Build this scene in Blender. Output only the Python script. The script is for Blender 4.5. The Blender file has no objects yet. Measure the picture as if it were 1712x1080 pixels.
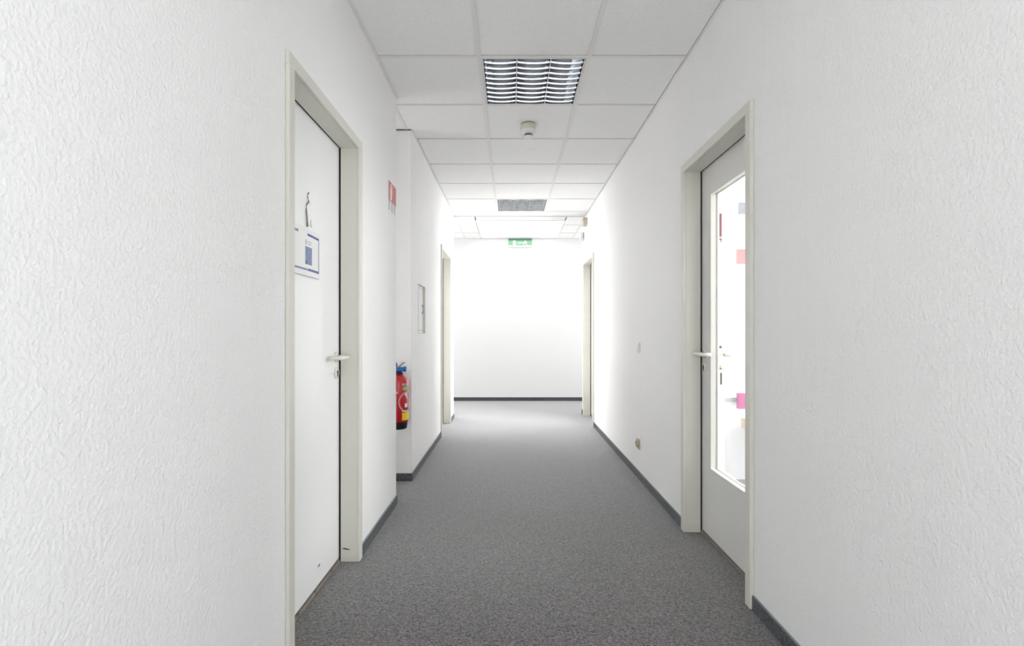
import bpy, bmesh, math, random
from mathutils import Vector, Matrix
random.seed(7)
S = bpy.context.scene
C = S.collection
PI = math.pi

# ------------------------------------------------------------------ camera
F = 861.0
cam_d = bpy.data.cameras.new('camera')
cam_d.sensor_width = 36.0
cam_d.lens = 36.0 * F / 1712.0
cam_d.shift_x = 1.5 / 1712.0
cam_d.shift_y = 15.0 / 1712.0
cam_d.clip_start = 0.05
cam_d.dof.use_dof = True
cam_d.dof.focus_distance = 3.2
cam_d.dof.aperture_fstop = 5.6
cam = bpy.data.objects.new('camera', cam_d)
C.objects.link(cam)
cam.location = (0, 0, 1.15)
cam.rotation_euler = (PI / 2, 0, 0)
S.camera = cam

# ------------------------------------------------------------------ world, lights, exposure
P_REAR, P_LOBBY, P_OFFICE, P_SKY, P_D2, P_D4, P_D5, P_D6, P_WORLD, P_NICHE = 38, 23, 150, 2.0, 72, 140, 260, 35, 0.4, 5.0
W = bpy.data.worlds.new('world')
S.world = W
W.use_nodes = True
W.node_tree.nodes['Background'].inputs[0].default_value = (0.97, 0.985, 1.0, 1)
W.node_tree.nodes['Background'].inputs[1].default_value = P_WORLD
S.view_settings.view_transform = 'Standard'
S.view_settings.look = 'None'
S.view_settings.exposure = 0.36
S.view_settings.gamma = 1.0
S.view_settings.use_curve_mapping = False
S.cycles.max_bounces = 14
S.cycles.diffuse_bounces = 9
S.cycles.glossy_bounces = 6
S.cycles.transparent_max_bounces = 12
S.cycles.sample_clamp_indirect = 6.0


def area(name, loc, rot, sx, sy, power, col=(1, 1, 1)):
    l = bpy.data.lights.new(name, 'AREA')
    l.shape = 'RECTANGLE'
    l.size, l.size_y = sx, sy
    l.energy = power
    l.color = col
    o = bpy.data.objects.new(name, l)
    C.objects.link(o)
    o.location = loc
    o.rotation_euler = rot
    return o


# daylight through the windows, the rear one added as fill (each lamp stands just outside its window opening)
area('added_fill_rear', (0.12, -3.00, 0.85), (PI / 2 + 0.95, 0, 0), 1.5, 1.5, P_REAR, (1.0, 0.985, 0.985))  # added fill, tilted up to lift the ceiling; its window is unseen
area('daylight_lobby_window', (-2.75, 7.9, 1.25), (PI / 2, 0, -PI / 2), 1.2, 1.8, P_LOBBY, (1.0, 0.995, 0.99))
area('daylight_lobby_window_right', (2.95, 7.95, 1.25), (PI / 2, 0, PI / 2), 1.0, 1.8, P_LOBBY, (1.0, 0.995, 0.99))
area('daylight_office_window', (4.45, 2.55, 1.5), (PI / 2, 0, PI / 2), 2.2, 1.7, P_OFFICE, (1.0, 0.995, 0.99))
# added fill lamps in unseen rooms and behind the niche, to brighten the corridor
area('added_fill_room_two', (-1.75, 6.06, 1.35), (PI / 2, 0, -PI / 2), 1.0, 1.7, P_D2, (1.0, 0.99, 0.98))  # added fill behind the far left door
area('added_fill_room_four', (1.95, 6.66, 1.35), (PI / 2, 0, PI / 2), 1.0, 1.7, P_D4, (1.0, 0.995, 0.99))  # added fill behind the far right door
area('added_fill_niche', (-1.75, 3.707, 1.35), (PI / 2, 0, -PI / 2), 0.40, 1.8, P_NICHE, (1.0, 0.995, 0.99))  # added fill through the unseen back of the niche
area('added_fill_room_five', (-1.75, -0.9, 1.35), (PI / 2, 0, -PI / 2), 1.0, 1.7, P_D5, (0.95, 0.985, 1.0))  # added fill behind the viewpoint, left
area('added_fill_room_six', (1.95, -0.9, 1.35), (PI / 2, 0, PI / 2), 1.0, 1.7, P_D6, (0.86, 0.96, 1.0))  # added fill behind the viewpoint, right


# ------------------------------------------------------------------ materials
def new_mat(name):
    m = bpy.data.materials.new(name)
    m.use_nodes = True
    nt = m.node_tree
    return m, nt, nt.nodes['Principled BSDF']


def simple(name, col, rough=0.5, metal=0.0, spec=0.5, coat=0.0, emit=None, estr=0.0, noise=0.0, nscale=40.0, bump=0.0):
    m, nt, b = new_mat(name)
    b.inputs['Base Color'].default_value = (*col, 1)
    b.inputs['Roughness'].default_value = rough
    b.inputs['Metallic'].default_value = metal
    b.inputs['Specular IOR Level'].default_value = spec
    b.inputs['Coat Weight'].default_value = coat
    if emit:
        b.inputs['Emission Color'].default_value = (*emit, 1)
        b.inputs['Emission Strength'].default_value = estr
    if noise or bump:
        g = nt.nodes.new('ShaderNodeNewGeometry')
        n = nt.nodes.new('ShaderNodeTexNoise')
        n.inputs['Scale'].default_value = nscale
        n.inputs['Detail'].default_value = 3
        nt.links.new(g.outputs['Position'], n.inputs['Vector'])
        if noise:
            r = nt.nodes.new('ShaderNodeMixRGB')
            r.inputs[1].default_value = (*[max(0, c * (1 - noise)) for c in col], 1)
            r.inputs[2].default_value = (*[min(1, c * (1 + noise)) for c in col], 1)
            nt.links.new(n.outputs['Fac'], r.inputs[0])
            nt.links.new(r.outputs[0], b.inputs['Base Color'])
        if bump:
            bm_ = nt.nodes.new('ShaderNodeBump')
            bm_.inputs['Strength'].default_value = bump
            bm_.inputs['Distance'].default_value = 0.001
            nt.links.new(n.outputs['Fac'], bm_.inputs['Height'])
            nt.links.new(bm_.outputs[0], b.inputs['Normal'])
    return m


def wall_mat(name, col, strength=0.6, dist=0.002):
    """Embossed, painted wallpaper: soft pimples drawn out vertically, a faint seam every 53 cm."""
    m, nt, b = new_mat(name)
    N, L = nt.nodes.new, nt.links.new
    g = N('ShaderNodeNewGeometry')
    mp = N('ShaderNodeMapping')
    mp.inputs['Scale'].default_value = (1, 1, 0.9)
    L(g.outputs['Position'], mp.inputs['Vector'])
    n1 = N('ShaderNodeTexNoise'); n1.inputs['Scale'].default_value = 100; n1.inputs['Detail'].default_value = 2.5
    n1.inputs['Distortion'].default_value = 0.1
    L(mp.outputs[0], n1.inputs['Vector'])
    n2 = N('ShaderNodeTexNoise'); n2.inputs['Scale'].default_value = 210; n2.inputs['Detail'].default_value = 2
    L(g.outputs['Position'], n2.inputs['Vector'])
    mp3 = N('ShaderNodeMapping'); mp3.inputs['Scale'].default_value = (1, 1, 0.12)
    L(g.outputs['Position'], mp3.inputs['Vector'])
    n3 = N('ShaderNodeTexNoise'); n3.inputs['Scale'].default_value = 30; n3.inputs['Detail'].default_value = 2
    L(mp3.outputs[0], n3.inputs['Vector'])
    r = N('ShaderNodeValToRGB')
    r.color_ramp.interpolation = 'EASE'
    r.color_ramp.elements[0].position = 0.30
    r.color_ramp.elements[1].position = 0.74
    L(n1.outputs['Fac'], r.inputs[0])
    a = N('ShaderNodeMath'); a.operation = 'MULTIPLY_ADD'; a.inputs[1].default_value = 0.35
    L(n2.outputs['Fac'], a.inputs[0]); L(r.outputs[0], a.inputs[2])
    a2 = N('ShaderNodeMath'); a2.operation = 'MULTIPLY_ADD'; a2.inputs[1].default_value = 0.2
    L(n3.outputs['Fac'], a2.inputs[0]); L(a.outputs[0], a2.inputs[2])
    # seams
    sp = N('ShaderNodeSeparateXYZ'); L(g.outputs['Position'], sp.inputs[0])
    md = N('ShaderNodeMath'); md.operation = 'PINGPONG'; md.inputs[1].default_value = 0.265
    of = N('ShaderNodeMath'); of.operation = 'ADD'; of.inputs[1].default_value = 10.0 - 1.23 + 0.07
    L(sp.outputs[1], of.inputs[0]); L(of.outputs[0], md.inputs[0])
    lt = N('ShaderNodeMath'); lt.operation = 'LESS_THAN'; lt.inputs[1].default_value = 0.0012
    L(md.outputs[0], lt.inputs[0])
    sb = N('ShaderNodeMath'); sb.operation = 'MULTIPLY_ADD'; sb.inputs[1].default_value = -0.8
    L(lt.outputs[0], sb.inputs[0]); L(a2.outputs[0], sb.inputs[2])
    bp = N('ShaderNodeBump'); bp.inputs['Strength'].default_value = strength; bp.inputs['Distance'].default_value = dist
    L(sb.outputs[0], bp.inputs['Height']); L(bp.outputs[0], b.inputs['Normal'])
    mx = N('ShaderNodeMixRGB')
    mx.inputs[1].default_value = (*[c * 0.975 for c in col], 1)
    mx.inputs[2].default_value = (*col, 1)
    L(n3.outputs['Fac'], mx.inputs[0]); L(mx.outputs[0], b.inputs['Base Color'])
    b.inputs['Roughness'].default_value = 0.55
    b.inputs['Specular IOR Level'].default_value = 0.35
    return m


def carpet_mat(name, dark, light, sheen=0.35):
    m, nt, b = new_mat(name)
    N, L = nt.nodes.new, nt.links.new
    g = N('ShaderNodeNewGeometry')
    n1 = N('ShaderNodeTexNoise'); n1.inputs['Scale'].default_value = 100; n1.inputs['Detail'].default_value = 5
    n1.inputs['Roughness'].default_value = 0.8; n1.inputs['Distortion'].default_value = 1.0
    n2 = N('ShaderNodeTexNoise'); n2.inputs['Scale'].default_value = 14; n2.inputs['Detail'].default_value = 3
    for n in (n1, n2):
        L(g.outputs['Position'], n.inputs['Vector'])
    r = N('ShaderNodeValToRGB')
    r.color_ramp.elements[0].position = 0.425; r.color_ramp.elements[0].color = (*dark, 1)
    r.color_ramp.elements[1].position = 0.59; r.color_ramp.elements[1].color = (*light, 1)
    L(n1.outputs['Fac'], r.inputs[0])
    mx = N('ShaderNodeMixRGB'); mx.blend_type = 'MULTIPLY'; mx.inputs[0].default_value = 0.35
    r2 = N('ShaderNodeValToRGB')
    r2.color_ramp.elements[0].position = 0.35; r2.color_ramp.elements[0].color = (0.72, 0.72, 0.74, 1)
    r2.color_ramp.elements[1].position = 0.62; r2.color_ramp.elements[1].color = (1.0, 0.98, 0.97, 1)
    L(n2.outputs['Fac'], r2.inputs[0])
    L(r.outputs[0], mx.inputs[1]); L(r2.outputs[0], mx.inputs[2]); L(mx.outputs[0], b.inputs['Base Color'])
    bp = N('ShaderNodeBump'); bp.inputs['Strength'].default_value = 0.5; bp.inputs['Distance'].default_value = 0.003
    L(n1.outputs['Fac'], bp.inputs['Height']); L(bp.outputs[0], b.inputs['Normal'])
    b.inputs['Roughness'].default_value = 0.66
    b.inputs['Specular IOR Level'].default_value = 0.5
    b.inputs['Sheen Weight'].default_value = sheen
    b.inputs['Sheen Roughness'].default_value = 0.35
    b.inputs['Sheen Tint'].default_value = (0.96, 0.97, 1.0, 1)
    return m


def tile_mat():
    m, nt, b = new_mat('mineral_fibre_tile')
    N, L = nt.nodes.new, nt.links.new
    g = N('ShaderNodeNewGeometry')
    n1 = N('ShaderNodeTexNoise'); n1.inputs['Scale'].default_value = 130; n1.inputs['Detail'].default_value = 4
    n1.inputs['Distortion'].default_value = 1.0
    L(g.outputs['Position'], n1.inputs['Vector'])
    r = N('ShaderNodeValToRGB')
    r.color_ramp.elements[0].position = 0.33; r.color_ramp.elements[0].color = (0.86, 0.86, 0.86, 1)
    r.color_ramp.elements[1].position = 0.50; r.color_ramp.elements[1].color = (0.93, 0.93, 0.93, 1)
    L(n1.outputs['Fac'], r.inputs[0]); L(r.outputs[0], b.inputs['Base Color'])
    bp = N('ShaderNodeBump'); bp.inputs['Strength'].default_value = 0.35; bp.inputs['Distance'].default_value = 0.002
    L(n1.outputs['Fac'], bp.inputs['Height']); L(bp.outputs[0], b.inputs['Normal'])
    b.inputs['Roughness'].default_value = 0.9
    b.inputs['Specular IOR Level'].default_value = 0.1
    return m


def glass_mat():
    m = bpy.data.materials.new('clear_glass')
    m.use_nodes = True
    nt = m.node_tree
    nt.nodes.clear()
    N, L = nt.nodes.new, nt.links.new
    o = N('ShaderNodeOutputMaterial'); mix = N('ShaderNodeMixShader')
    t = N('ShaderNodeBsdfTransparent'); t.inputs[0].default_value = (0.975, 0.985, 0.985, 1)
    gl = N('ShaderNodeBsdfGlossy'); gl.inputs['Roughness'].default_value = 0.01
    lw = N('ShaderNodeLayerWeight'); lw.inputs['Blend'].default_value = 0.5
    pw = N('ShaderNodeMath'); pw.operation = 'POWER'; pw.inputs[1].default_value = 5
    fr = N('ShaderNodeMath'); fr.operation = 'MULTIPLY_ADD'; fr.inputs[1].default_value = 0.75; fr.inputs[2].default_value = 0.035
    L(lw.outputs['Facing'], pw.inputs[0]); L(pw.outputs[0], fr.inputs[0])
    L(fr.outputs[0], mix.inputs[0]); L(t.outputs[0], mix.inputs[1]); L(gl.outputs[0], mix.inputs[2])
    L(mix.outputs[0], o.inputs['Surface'])
    return m


M = {}
M['wall'] = wall_mat('white_embossed_wallpaper', (0.905, 0.900, 0.897), 0.6)
M['plain'] = simple('white_smooth_paint', (0.85, 0.85, 0.85), 0.6, noise=0.01, nscale=12)
M['carpet'] = carpet_mat('grey_needle_felt_carpet', (0.004, 0.004, 0.005), (0.235, 0.216, 0.211), 0.95)
M['skirt'] = carpet_mat('charcoal_carpet_skirting', (0.03, 0.034, 0.040), (0.125, 0.132, 0.145), 0.15)
M['skirt_top'] = simple('grey_plastic_bead', (0.20, 0.23, 0.24), 0.45)
M['tile'] = tile_mat()
M['tee'] = simple('ivory_enamelled_steel', (0.82, 0.81, 0.785), 0.45)
M['frame'] = simple('pale_beige_enamel', (0.69, 0.675, 0.615), 0.38, noise=0.012, nscale=6)
M['leaf_w'] = simple('white_door_laminate', (0.88, 0.885, 0.88), 0.30, noise=0.01, nscale=5)
M['leaf_g'] = simple('pale_grey_door_laminate', (0.76, 0.75, 0.73), 0.35, noise=0.01, nscale=5)
M['bead'] = simple('cream_glazing_bead', (0.78, 0.77, 0.72), 0.4)
M['handle'] = simple('cream_nylon', (0.72, 0.715, 0.65), 0.22, coat=0.4)
M['gap'] = simple('black_rubber', (0.012, 0.012, 0.010), 0.7)
M['hole'] = simple('dark_brass_cylinder', (0.08, 0.07, 0.05), 0.4, metal=0.7)
M['thresh'] = simple('brown_grey_threshold_wood', (0.24, 0.21, 0.18), 0.5, noise=0.25, nscale=30)
M['alu'] = simple('mirror_aluminium', (0.38, 0.42, 0.48), 0.05, metal=1.0)
M['alu_m'] = simple('bright_reflection_aluminium', (0.93, 0.95, 0.98), 0.32, metal=0.75)  # much paler than the mirror, so louvre edges read as bright reflections
M['white_metal'] = simple('white_enamel', (0.82, 0.82, 0.82), 0.35)
M['tube'] = simple('unlit_fluorescent_tube', (0.75, 0.76, 0.78), 0.2)
M['plastic_c'] = simple('cream_plastic', (0.66, 0.63, 0.54), 0.4)
M['plastic_w'] = simple('white_plastic', (0.80, 0.80, 0.79), 0.35)
M['plastic_b'] = simple('beige_plastic', (0.52, 0.46, 0.35), 0.4)
M['dark'] = simple('black_plastic', (0.015, 0.015, 0.017), 0.4)
M['dgreen'] = simple('dark_green_grey_plastic', (0.06, 0.07, 0.05), 0.4)
M['red'] = simple('red_enamel', (0.52, 0.008, 0.022), 0.22, coat=0.5)
M['redsign'] = simple('red_print', (0.60, 0.10, 0.09), 0.35)
M['paper'] = simple('white_paper', (0.84, 0.84, 0.84), 0.5)
M['ink'] = simple('maroon_black_print', (0.10, 0.03, 0.045), 0.5)
M['blue'] = simple('blue_plastic', (0.01, 0.12, 0.42), 0.35)
M['lever'] = simple('pink_tinted_steel', (0.62, 0.50, 0.50), 0.3, metal=0.7)
M['yellow'] = simple('yellow_label', (0.85, 0.62, 0.01), 0.4)
M['green_l'] = simple('light_green_print', (0.20, 0.55, 0.16), 0.4)
M['green'] = simple('green_exit_sign', (0.20, 0.42, 0.27), 0.4)
M['green_d'] = simple('dark_green_band', (0.01, 0.20, 0.08), 0.4)
M['navy'] = simple('navy_print', (0.09, 0.11, 0.27), 0.45)
M['midblue'] = simple('mid_blue_print', (0.20, 0.24, 0.42), 0.45, noise=0.5, nscale=45)
M['grey_p'] = simple('grey_print', (0.22, 0.23, 0.25), 0.6, noise=0.4, nscale=25)
M['lgrey_p'] = simple('pale_grey_print', (0.48, 0.49, 0.52), 0.6, noise=0.15, nscale=25)
M['lblue_p'] = simple('pale_blue_print', (0.42, 0.46, 0.62), 0.6, noise=0.2, nscale=25)
M['pink_p'] = simple('pinkish_red_print', (0.50, 0.13, 0.13), 0.6)
M['crimson'] = simple('crimson_print', (0.16, 0.01, 0.03), 0.5)
M['magenta'] = simple('magenta_card', (0.30, 0.01, 0.14), 0.5)
M['rail'] = simple('grey_plastic_duct', (0.40, 0.43, 0.46), 0.5)
M['wood'] = simple('light_wood', (0.52, 0.42, 0.28), 0.5, noise=0.1, nscale=20)
M['string'] = simple('grey_green_cord', (0.30, 0.30, 0.25), 0.7)
M['brass'] = simple('brass', (0.45, 0.36, 0.17), 0.35, metal=0.9)
M['glass'] = glass_mat()
M['skypane'] = simple('luminous_opal_skylight', (0.9, 0.9, 0.9), 0.6, emit=(0.97, 0.985, 1.0), estr=P_SKY)
M['joint'] = simple('black_joint', (0.03, 0.03, 0.028), 0.8)
M['scuff'] = simple('black_scuff', (0.04, 0.035, 0.03), 0.7)


# ------------------------------------------------------------------ mesh helpers
class MB:
    def __init__(s):
        s.bm = bmesh.new()

    def box(s, x0, x1, y0, y1, z0, z1, bev=0.0, seg=2, mi=0):
        x0, x1 = min(x0, x1), max(x0, x1)
        y0, y1 = min(y0, y1), max(y0, y1)
        z0, z1 = min(z0, z1), max(z0, z1)
        r = bmesh.ops.create_cube(s.bm, size=1.0)
        vs = r['verts']
        for v in vs:
            v.co = Vector(((v.co.x + .5) * (x1 - x0) + x0, (v.co.y + .5) * (y1 - y0) + y0, (v.co.z + .5) * (z1 - z0) + z0))
        fs = list({f for v in vs for f in v.link_faces})
        for f in fs:
            f.material_index = mi
        if bev:
            es = list({e for v in vs for e in v.link_edges})
            bmesh.ops.bevel(s.bm, geom=es, offset=bev, segments=seg, affect='EDGES', profile=0.5)
        return s

    def ngon(s, pts, mi=0):
        vs = [s.bm.verts.new(p) for p in pts]
        f = s.bm.faces.new(vs)
        f.material_index = mi
        return s

    def lathe(s, prof, seg=32, axis='Z', origin=(0, 0, 0), mi=0, mis=None):
        rings = []
        for (r, h) in prof:
            ring = []
            for k in range(seg):
                a = 2 * PI * k / seg
                c, d = r * math.cos(a), r * math.sin(a)
                if axis == 'Z': p = (c, d, h)
                elif axis == 'X': p = (h, c, d)
                else: p = (c, h, d)
                ring.append(s.bm.verts.new(Vector(p) + Vector(origin)))
            rings.append(ring)
        for i in range(len(rings) - 1):
            for k in range(seg):
                f = s.bm.faces.new((rings[i][k], rings[i][(k + 1) % seg], rings[i + 1][(k + 1) % seg], rings[i + 1][k]))
                f.smooth = True
                f.material_index = mis[i] if mis else mi
        for ring, flip in ((rings[0], 1), (rings[-1], 0)):
            try:
                f = s.bm.faces.new(ring[::-1] if flip else ring)
                f.material_index = mi
            except ValueError:
                pass
        return s

    def tube(s, pts, r, seg=12, mi=0, radii=None):
        pts = [Vector(p) for p in pts]
        rings = []
        up = Vector((0, 0, 1))
        for i, p in enumerate(pts):
            t = (pts[min(i + 1, len(pts) - 1)] - pts[max(i - 1, 0)]).normalized()
            a = t.cross(up)
            if a.length < 1e-4: a = t.cross(Vector((1, 0, 0)))
            a.normalize(); b = t.cross(a).normalized()
            rr = radii[i] if radii else r
            rings.append([s.bm.verts.new(p + (a * math.cos(2 * PI * k / seg) + b * math.sin(2 * PI * k / seg)) * rr) for k in range(seg)])
        for i in range(len(rings) - 1):
            for k in range(seg):
                f = s.bm.faces.new((rings[i][k], rings[i][(k + 1) % seg], rings[i + 1][(k + 1) % seg], rings[i + 1][k]))
                f.smooth = True; f.material_index = mi
        s.bm.faces.new(rings[0][::-1]).material_index = mi
        s.bm.faces.new(rings[-1]).material_index = mi
        return s

    def build(s, name, mat, parent=None, loc=(0, 0, 0)):
        bmesh.ops.recalc_face_normals(s.bm, faces=s.bm.faces[:])
        me = bpy.data.meshes.new(name)
        s.bm.to_mesh(me); s.bm.free()
        for m in (mat if isinstance(mat, (list, tuple)) else [mat]):
            me.materials.append(M[m] if isinstance(m, str) else m)
        return link(name, me, parent, loc)


def link(name, me, parent=None, loc=(0, 0, 0)):
    o = bpy.data.objects.new(name, me)
    C.objects.link(o)
    if parent is not None:
        o.parent = parent
    o.location = loc
    return o


def tag(o, label=None, cat=None, group=None, kind=None):
    if label: o['label'] = label
    if cat: o['category'] = cat
    if group: o['group'] = group
    if kind: o['kind'] = kind
    return o


def empty(name, loc=(0, 0, 0)):
    o = bpy.data.objects.new(name, None)
    o.empty_display_size = 0.05
    C.objects.link(o)
    o.location = loc
    return o


def bez(p0, p1, p2, n=6):
    out = []
    for i in range(n + 1):
        t = i / n
        out.append(Vector(p0) * (1 - t) ** 2 + Vector(p1) * 2 * t * (1 - t) + Vector(p2) * t * t)
    return out


# ------------------------------------------------------------------ setting: shell
XL, XR, ZC = -0.77, 1.005, 2.707
CLR = 2.066          # clear height of the door frames
Y1a, Y1b = 1.800, 2.570       # left near door, clear opening
Y2a, Y2b = 5.675, 6.450       # left far door
Y3a, Y3b = 2.175, 2.950       # right glazed door
Y4a, Y4b = 6.275, 7.050       # right far door
NA, NB = 3.440, 3.975         # niche in the left wall
YLB, YRB, YF = 6.90, 7.27, 8.60   # corridor corners, far wall
YR = -2.6                     # rear wall
TOP = 2.95
OW = 4.02                     # office wall seen through the glazed door


def st(o, label):
    return tag(o, label, None, None, 'structure')


b = MB()
b.box(-3.0, 4.6, YR - 0.2, YF + 0.2, -0.10, 0.0)
st(b.build('floor', 'carpet'), 'speckled grey needle felt carpet running the length of the corridor')

o = 0.03
Y5a, Y5b = -1.29, -0.515     # glazed doors added behind the viewpoint, left and right, to pass fill light
b = MB()
TL = 0.125
b.box(XL - TL, XL, YR, Y5a - o, 0, TOP)
b.box(XL - TL, XL, Y5a - o, Y5b + o, CLR + o, TOP)
b.box(XL - TL, XL, Y5b + o, Y1a - o, 0, TOP)
b.box(XL - TL, XL, Y1a - o, Y1b + o, CLR + o, TOP)
b.box(XL - TL, XL, Y1b + o, NA, 0, TOP)
b.box(XL - 0.40, XL - 0.30, Y1a - 0.2, Y1b + 0.2, 0, TOP)          # closed room side behind the leaf
b.box(XL - 0.30, XL - TL, Y1a - 0.2, Y1a - 0.1, 0, TOP); b.box(XL - 0.30, XL - TL, Y1b + 0.1, Y1b + 0.2, 0, TOP)
b.box(-1.60, -1.45, NA - 0.12, NB + 0.12, 0, 0.45); b.box(-1.60, -1.45, NA - 0.12, NB + 0.12, 2.25, TOP)   # window opening added in the niche back to pass fill light
b.box(-1.60, -1.45, NA - 0.12, NA + 0.06, 0.45, 2.25); b.box(-1.60, -1.45, NB - 0.06, NB + 0.12, 0.45, 2.25)
b.box(-1.45, XL - TL, NA - 0.12, NA, 0, TOP)
b.box(-1.45, XL, NB, NB + 0.12, 0, TOP)
HY0, HY1, HZ0, HZ1 = 4.265, 4.612, 1.133, 1.556       # recess for the service hatch
b.box(XL - TL, XL, NB + 0.12, HY0, 0, TOP)
b.box(XL - TL, XL, HY1, Y2a - o, 0, TOP)
b.box(XL - TL, XL, HY0, HY1, 0, HZ0)
b.box(XL - TL, XL, HY0, HY1, HZ1, TOP)
b.box(XL - TL, XL - 0.030, HY0, HY1, HZ0, HZ1)
b.box(XL - TL, XL, Y2a - o, Y2b + o, CLR + o, TOP)
b.box(XL - TL, XL, Y2b + o, YLB, 0, TOP)
# the hatch is let into this wall, see below
WL = st(b.build('wall_left', 'wall'), 'white textured left wall of the corridor with a niche after the first door')

b = MB()
t = 0.125
b.box(XR, XR + t, YR, Y5a - o, 0, TOP)
b.box(XR, XR + t, Y5a - o, Y5b + o, CLR + o, TOP)
b.box(XR, XR + t, Y5b + o, Y3a - o, 0, TOP)
b.box(XR, XR + t, Y3a - o, Y3b + o, CLR + o, TOP)
b.box(XR, XR + t, Y3b + o, Y4a - o, 0, TOP)
b.box(XR, XR + t, Y4a - o, Y4b + o, CLR + o, TOP)
b.box(XR, XR + t, Y4b + o, YRB, 0, TOP)
st(b.build('wall_right', 'wall'), 'white textured right wall of the corridor with the glazed door')

b = MB()
b.box(-2.6, 2.8, YF, YF + 0.15, 0, TOP)
st(b.build('wall_end', 'plain'), 'bright white end wall of the lobby under the exit sign')
b = MB()
b.box(XL - 0.4, -0.65, YR - 0.15, YR, 0, TOP); b.box(0.89, XR + t, YR - 0.15, YR, 0, TOP)
b.box(-0.65, 0.89, YR - 0.15, YR, 0, 0.5); b.box(-0.65, 0.89, YR - 0.15, YR, 2.45, TOP)
st(b.build('wall_rear', 'plain'), 'white rear wall behind the viewpoint')
b = MB()
b.box(-0.65, -0.59, YR - 0.10, YR - 0.04, 0.5, 2.45, 0.004); b.box(0.83, 0.89, YR - 0.10, YR - 0.04, 0.5, 2.45, 0.004)
b.box(-0.59, 0.83, YR - 0.10, YR - 0.04, 0.5, 0.56, 0.004); b.box(-0.59, 0.83, YR - 0.10, YR - 0.04, 2.39, 2.45, 0.004)
st(b.build('added_window_1', 'white_metal'), 'white frame of an added window in the unseen rear wall')  # window added behind the viewpoint for the rear fill lamp
# lobby side walls with window openings
b = MB()
b.box(-2.6, -2.45, YLB - 0.9, 7.3, 0, TOP); b.box(-2.6, -2.45, 8.5, YF, 0, TOP)
b.box(-2.6, -2.45, 7.3, 8.5, 0, 0.35); b.box(-2.6, -2.45, 7.3, 8.5, 2.15, TOP)
b.box(-2.45, XL - TL, YLB - 0.12, YLB, 0, TOP)
st(b.build('wall_lobby_left', 'plain'), 'white left wall of the lobby with a window')
b = MB()
b.box(2.65, 2.8, YRB - 0.9, 7.4, 0, TOP); b.box(2.65, 2.8, 8.5, YF, 0, TOP)
b.box(2.65, 2.8, 7.4, 8.5, 0, 0.35); b.box(2.65, 2.8, 7.4, 8.5, 2.15, TOP)
b.box(XR + t, 2.65, YRB - 0.12, YRB, 0, TOP)
st(b.build('wall_lobby_right', 'plain'), 'white right wall of the lobby with a window')

# added unseen rooms around the fill lamps behind the other glazed doors
def room(name, xa, xb, y0, y1, label):
    b = MB()
    k = 0.1 if xb > xa else -0.1
    b.box(xb, xb + k, y0, y1, 0, TOP)
    b.box(xa, xb + k, y0 - 0.1, y0, 0, TOP); b.box(xa, xb + k, y1, y1 + 0.1, 0, TOP)
    st(b.build(name, 'plain'), label)


room('wall_added_room_two', XL - TL - .001, -2.0, 4.9, YLB - 0.23, 'white walls of an added unseen room behind the far left door')
room('wall_added_room_four', XR + t + .001, 2.2, OW + 0.25, YRB - 0.23, 'white walls of an added unseen room behind the far right door')
room('wall_added_room_five', XL - TL - .001, -2.0, -2.2, 0.4, 'white walls of an added room behind the viewpoint, left')
room('wall_added_room_six', XR + t + .001, 2.2, -2.2, 0.4, 'white walls of an added room behind the viewpoint, right')

# office behind the glazed door

b = MB()
b.box(XR + t + 0.004, 1.243, 3.0, OW, 0, TOP)          # pier beside the door
b.box(XR + t + 0.004, 4.3, OW, OW + 0.12, 0, TOP)
b.box(XR + t, 4.3, 0.6, 0.72, 0, TOP)
b.box(4.2, 4.35, 0.72, 1.4, 0, TOP); b.box(4.2, 4.35, 3.7, OW, 0, TOP)
b.box(4.2, 4.35, 1.4, 3.7, 0, 0.65); b.box(4.2, 4.35, 1.4, 3.7, 2.35, TOP)
st(b.build('wall_office', 'plain'), 'bright white office wall seen through the glazed door')


# ------------------------------------------------------------------ suspended ceiling
b = MB()
b.box(-3.0, 4.6, YR - 0.2, 7.15, TOP, TOP + 0.1)
b.box(-3.0, -0.485, 7.15, YF + 0.2, TOP, TOP + 0.1)
b.box(0.748, 4.6, 7.15, YF + 0.2, TOP, TOP + 0.1)
b.box(-0.485, 0.748, 8.50, YF + 0.2, TOP, TOP + 0.1)
b.box(-0.485, 0.748, 7.15, 8.5, TOP + 0.05, TOP + 0.1)
ceil = st(b.build('ceiling', 'plain'), 'white suspended ceiling of square mineral fibre tiles in a metal grid')
mesh_cache = {}


def tile(x0, x1, y0, y1):
    g = 0.0105
    w, d = round(x1 - x0 - 2 * g, 4), round(y1 - y0 - 2 * g, 4)
    if w < 0.02 or d < 0.02: return
    key = (w, d)
    if key not in mesh_cache:
        q = MB(); q.box(-w / 2, w / 2, -d / 2, d / 2, 0, 0.015, 0.0015, 1)
        ob = q.build('ceiling_tile', 'tile', ceil)
        mesh_cache[key] = ob.data
    else:
        ob = link('ceiling_tile', mesh_cache[key], ceil)
    ob.location = ((x0 + x1) / 2, (y0 + y1) / 2, ZC + 0.003 + random.uniform(0, 0.0008))


def tee(x0, x1, y0, y1, name='cross_tee', z=0.0):
    q = MB(); q.box(x0, x1, y0, y1, ZC + z, ZC + 0.0016 + z)
    if x1 - x0 > y1 - y0:
        q.box(x0, x1, (y0 + y1) / 2 - .004, (y0 + y1) / 2 + .004, ZC + z + .0016, ZC + 0.03)
    else:
        q.box((x0 + x1) / 2 - .004, (x0 + x1) / 2 + .004, y0, y1, ZC + z + .0016, ZC + 0.03)
    return q.build(name, 'tee', ceil)


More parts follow.
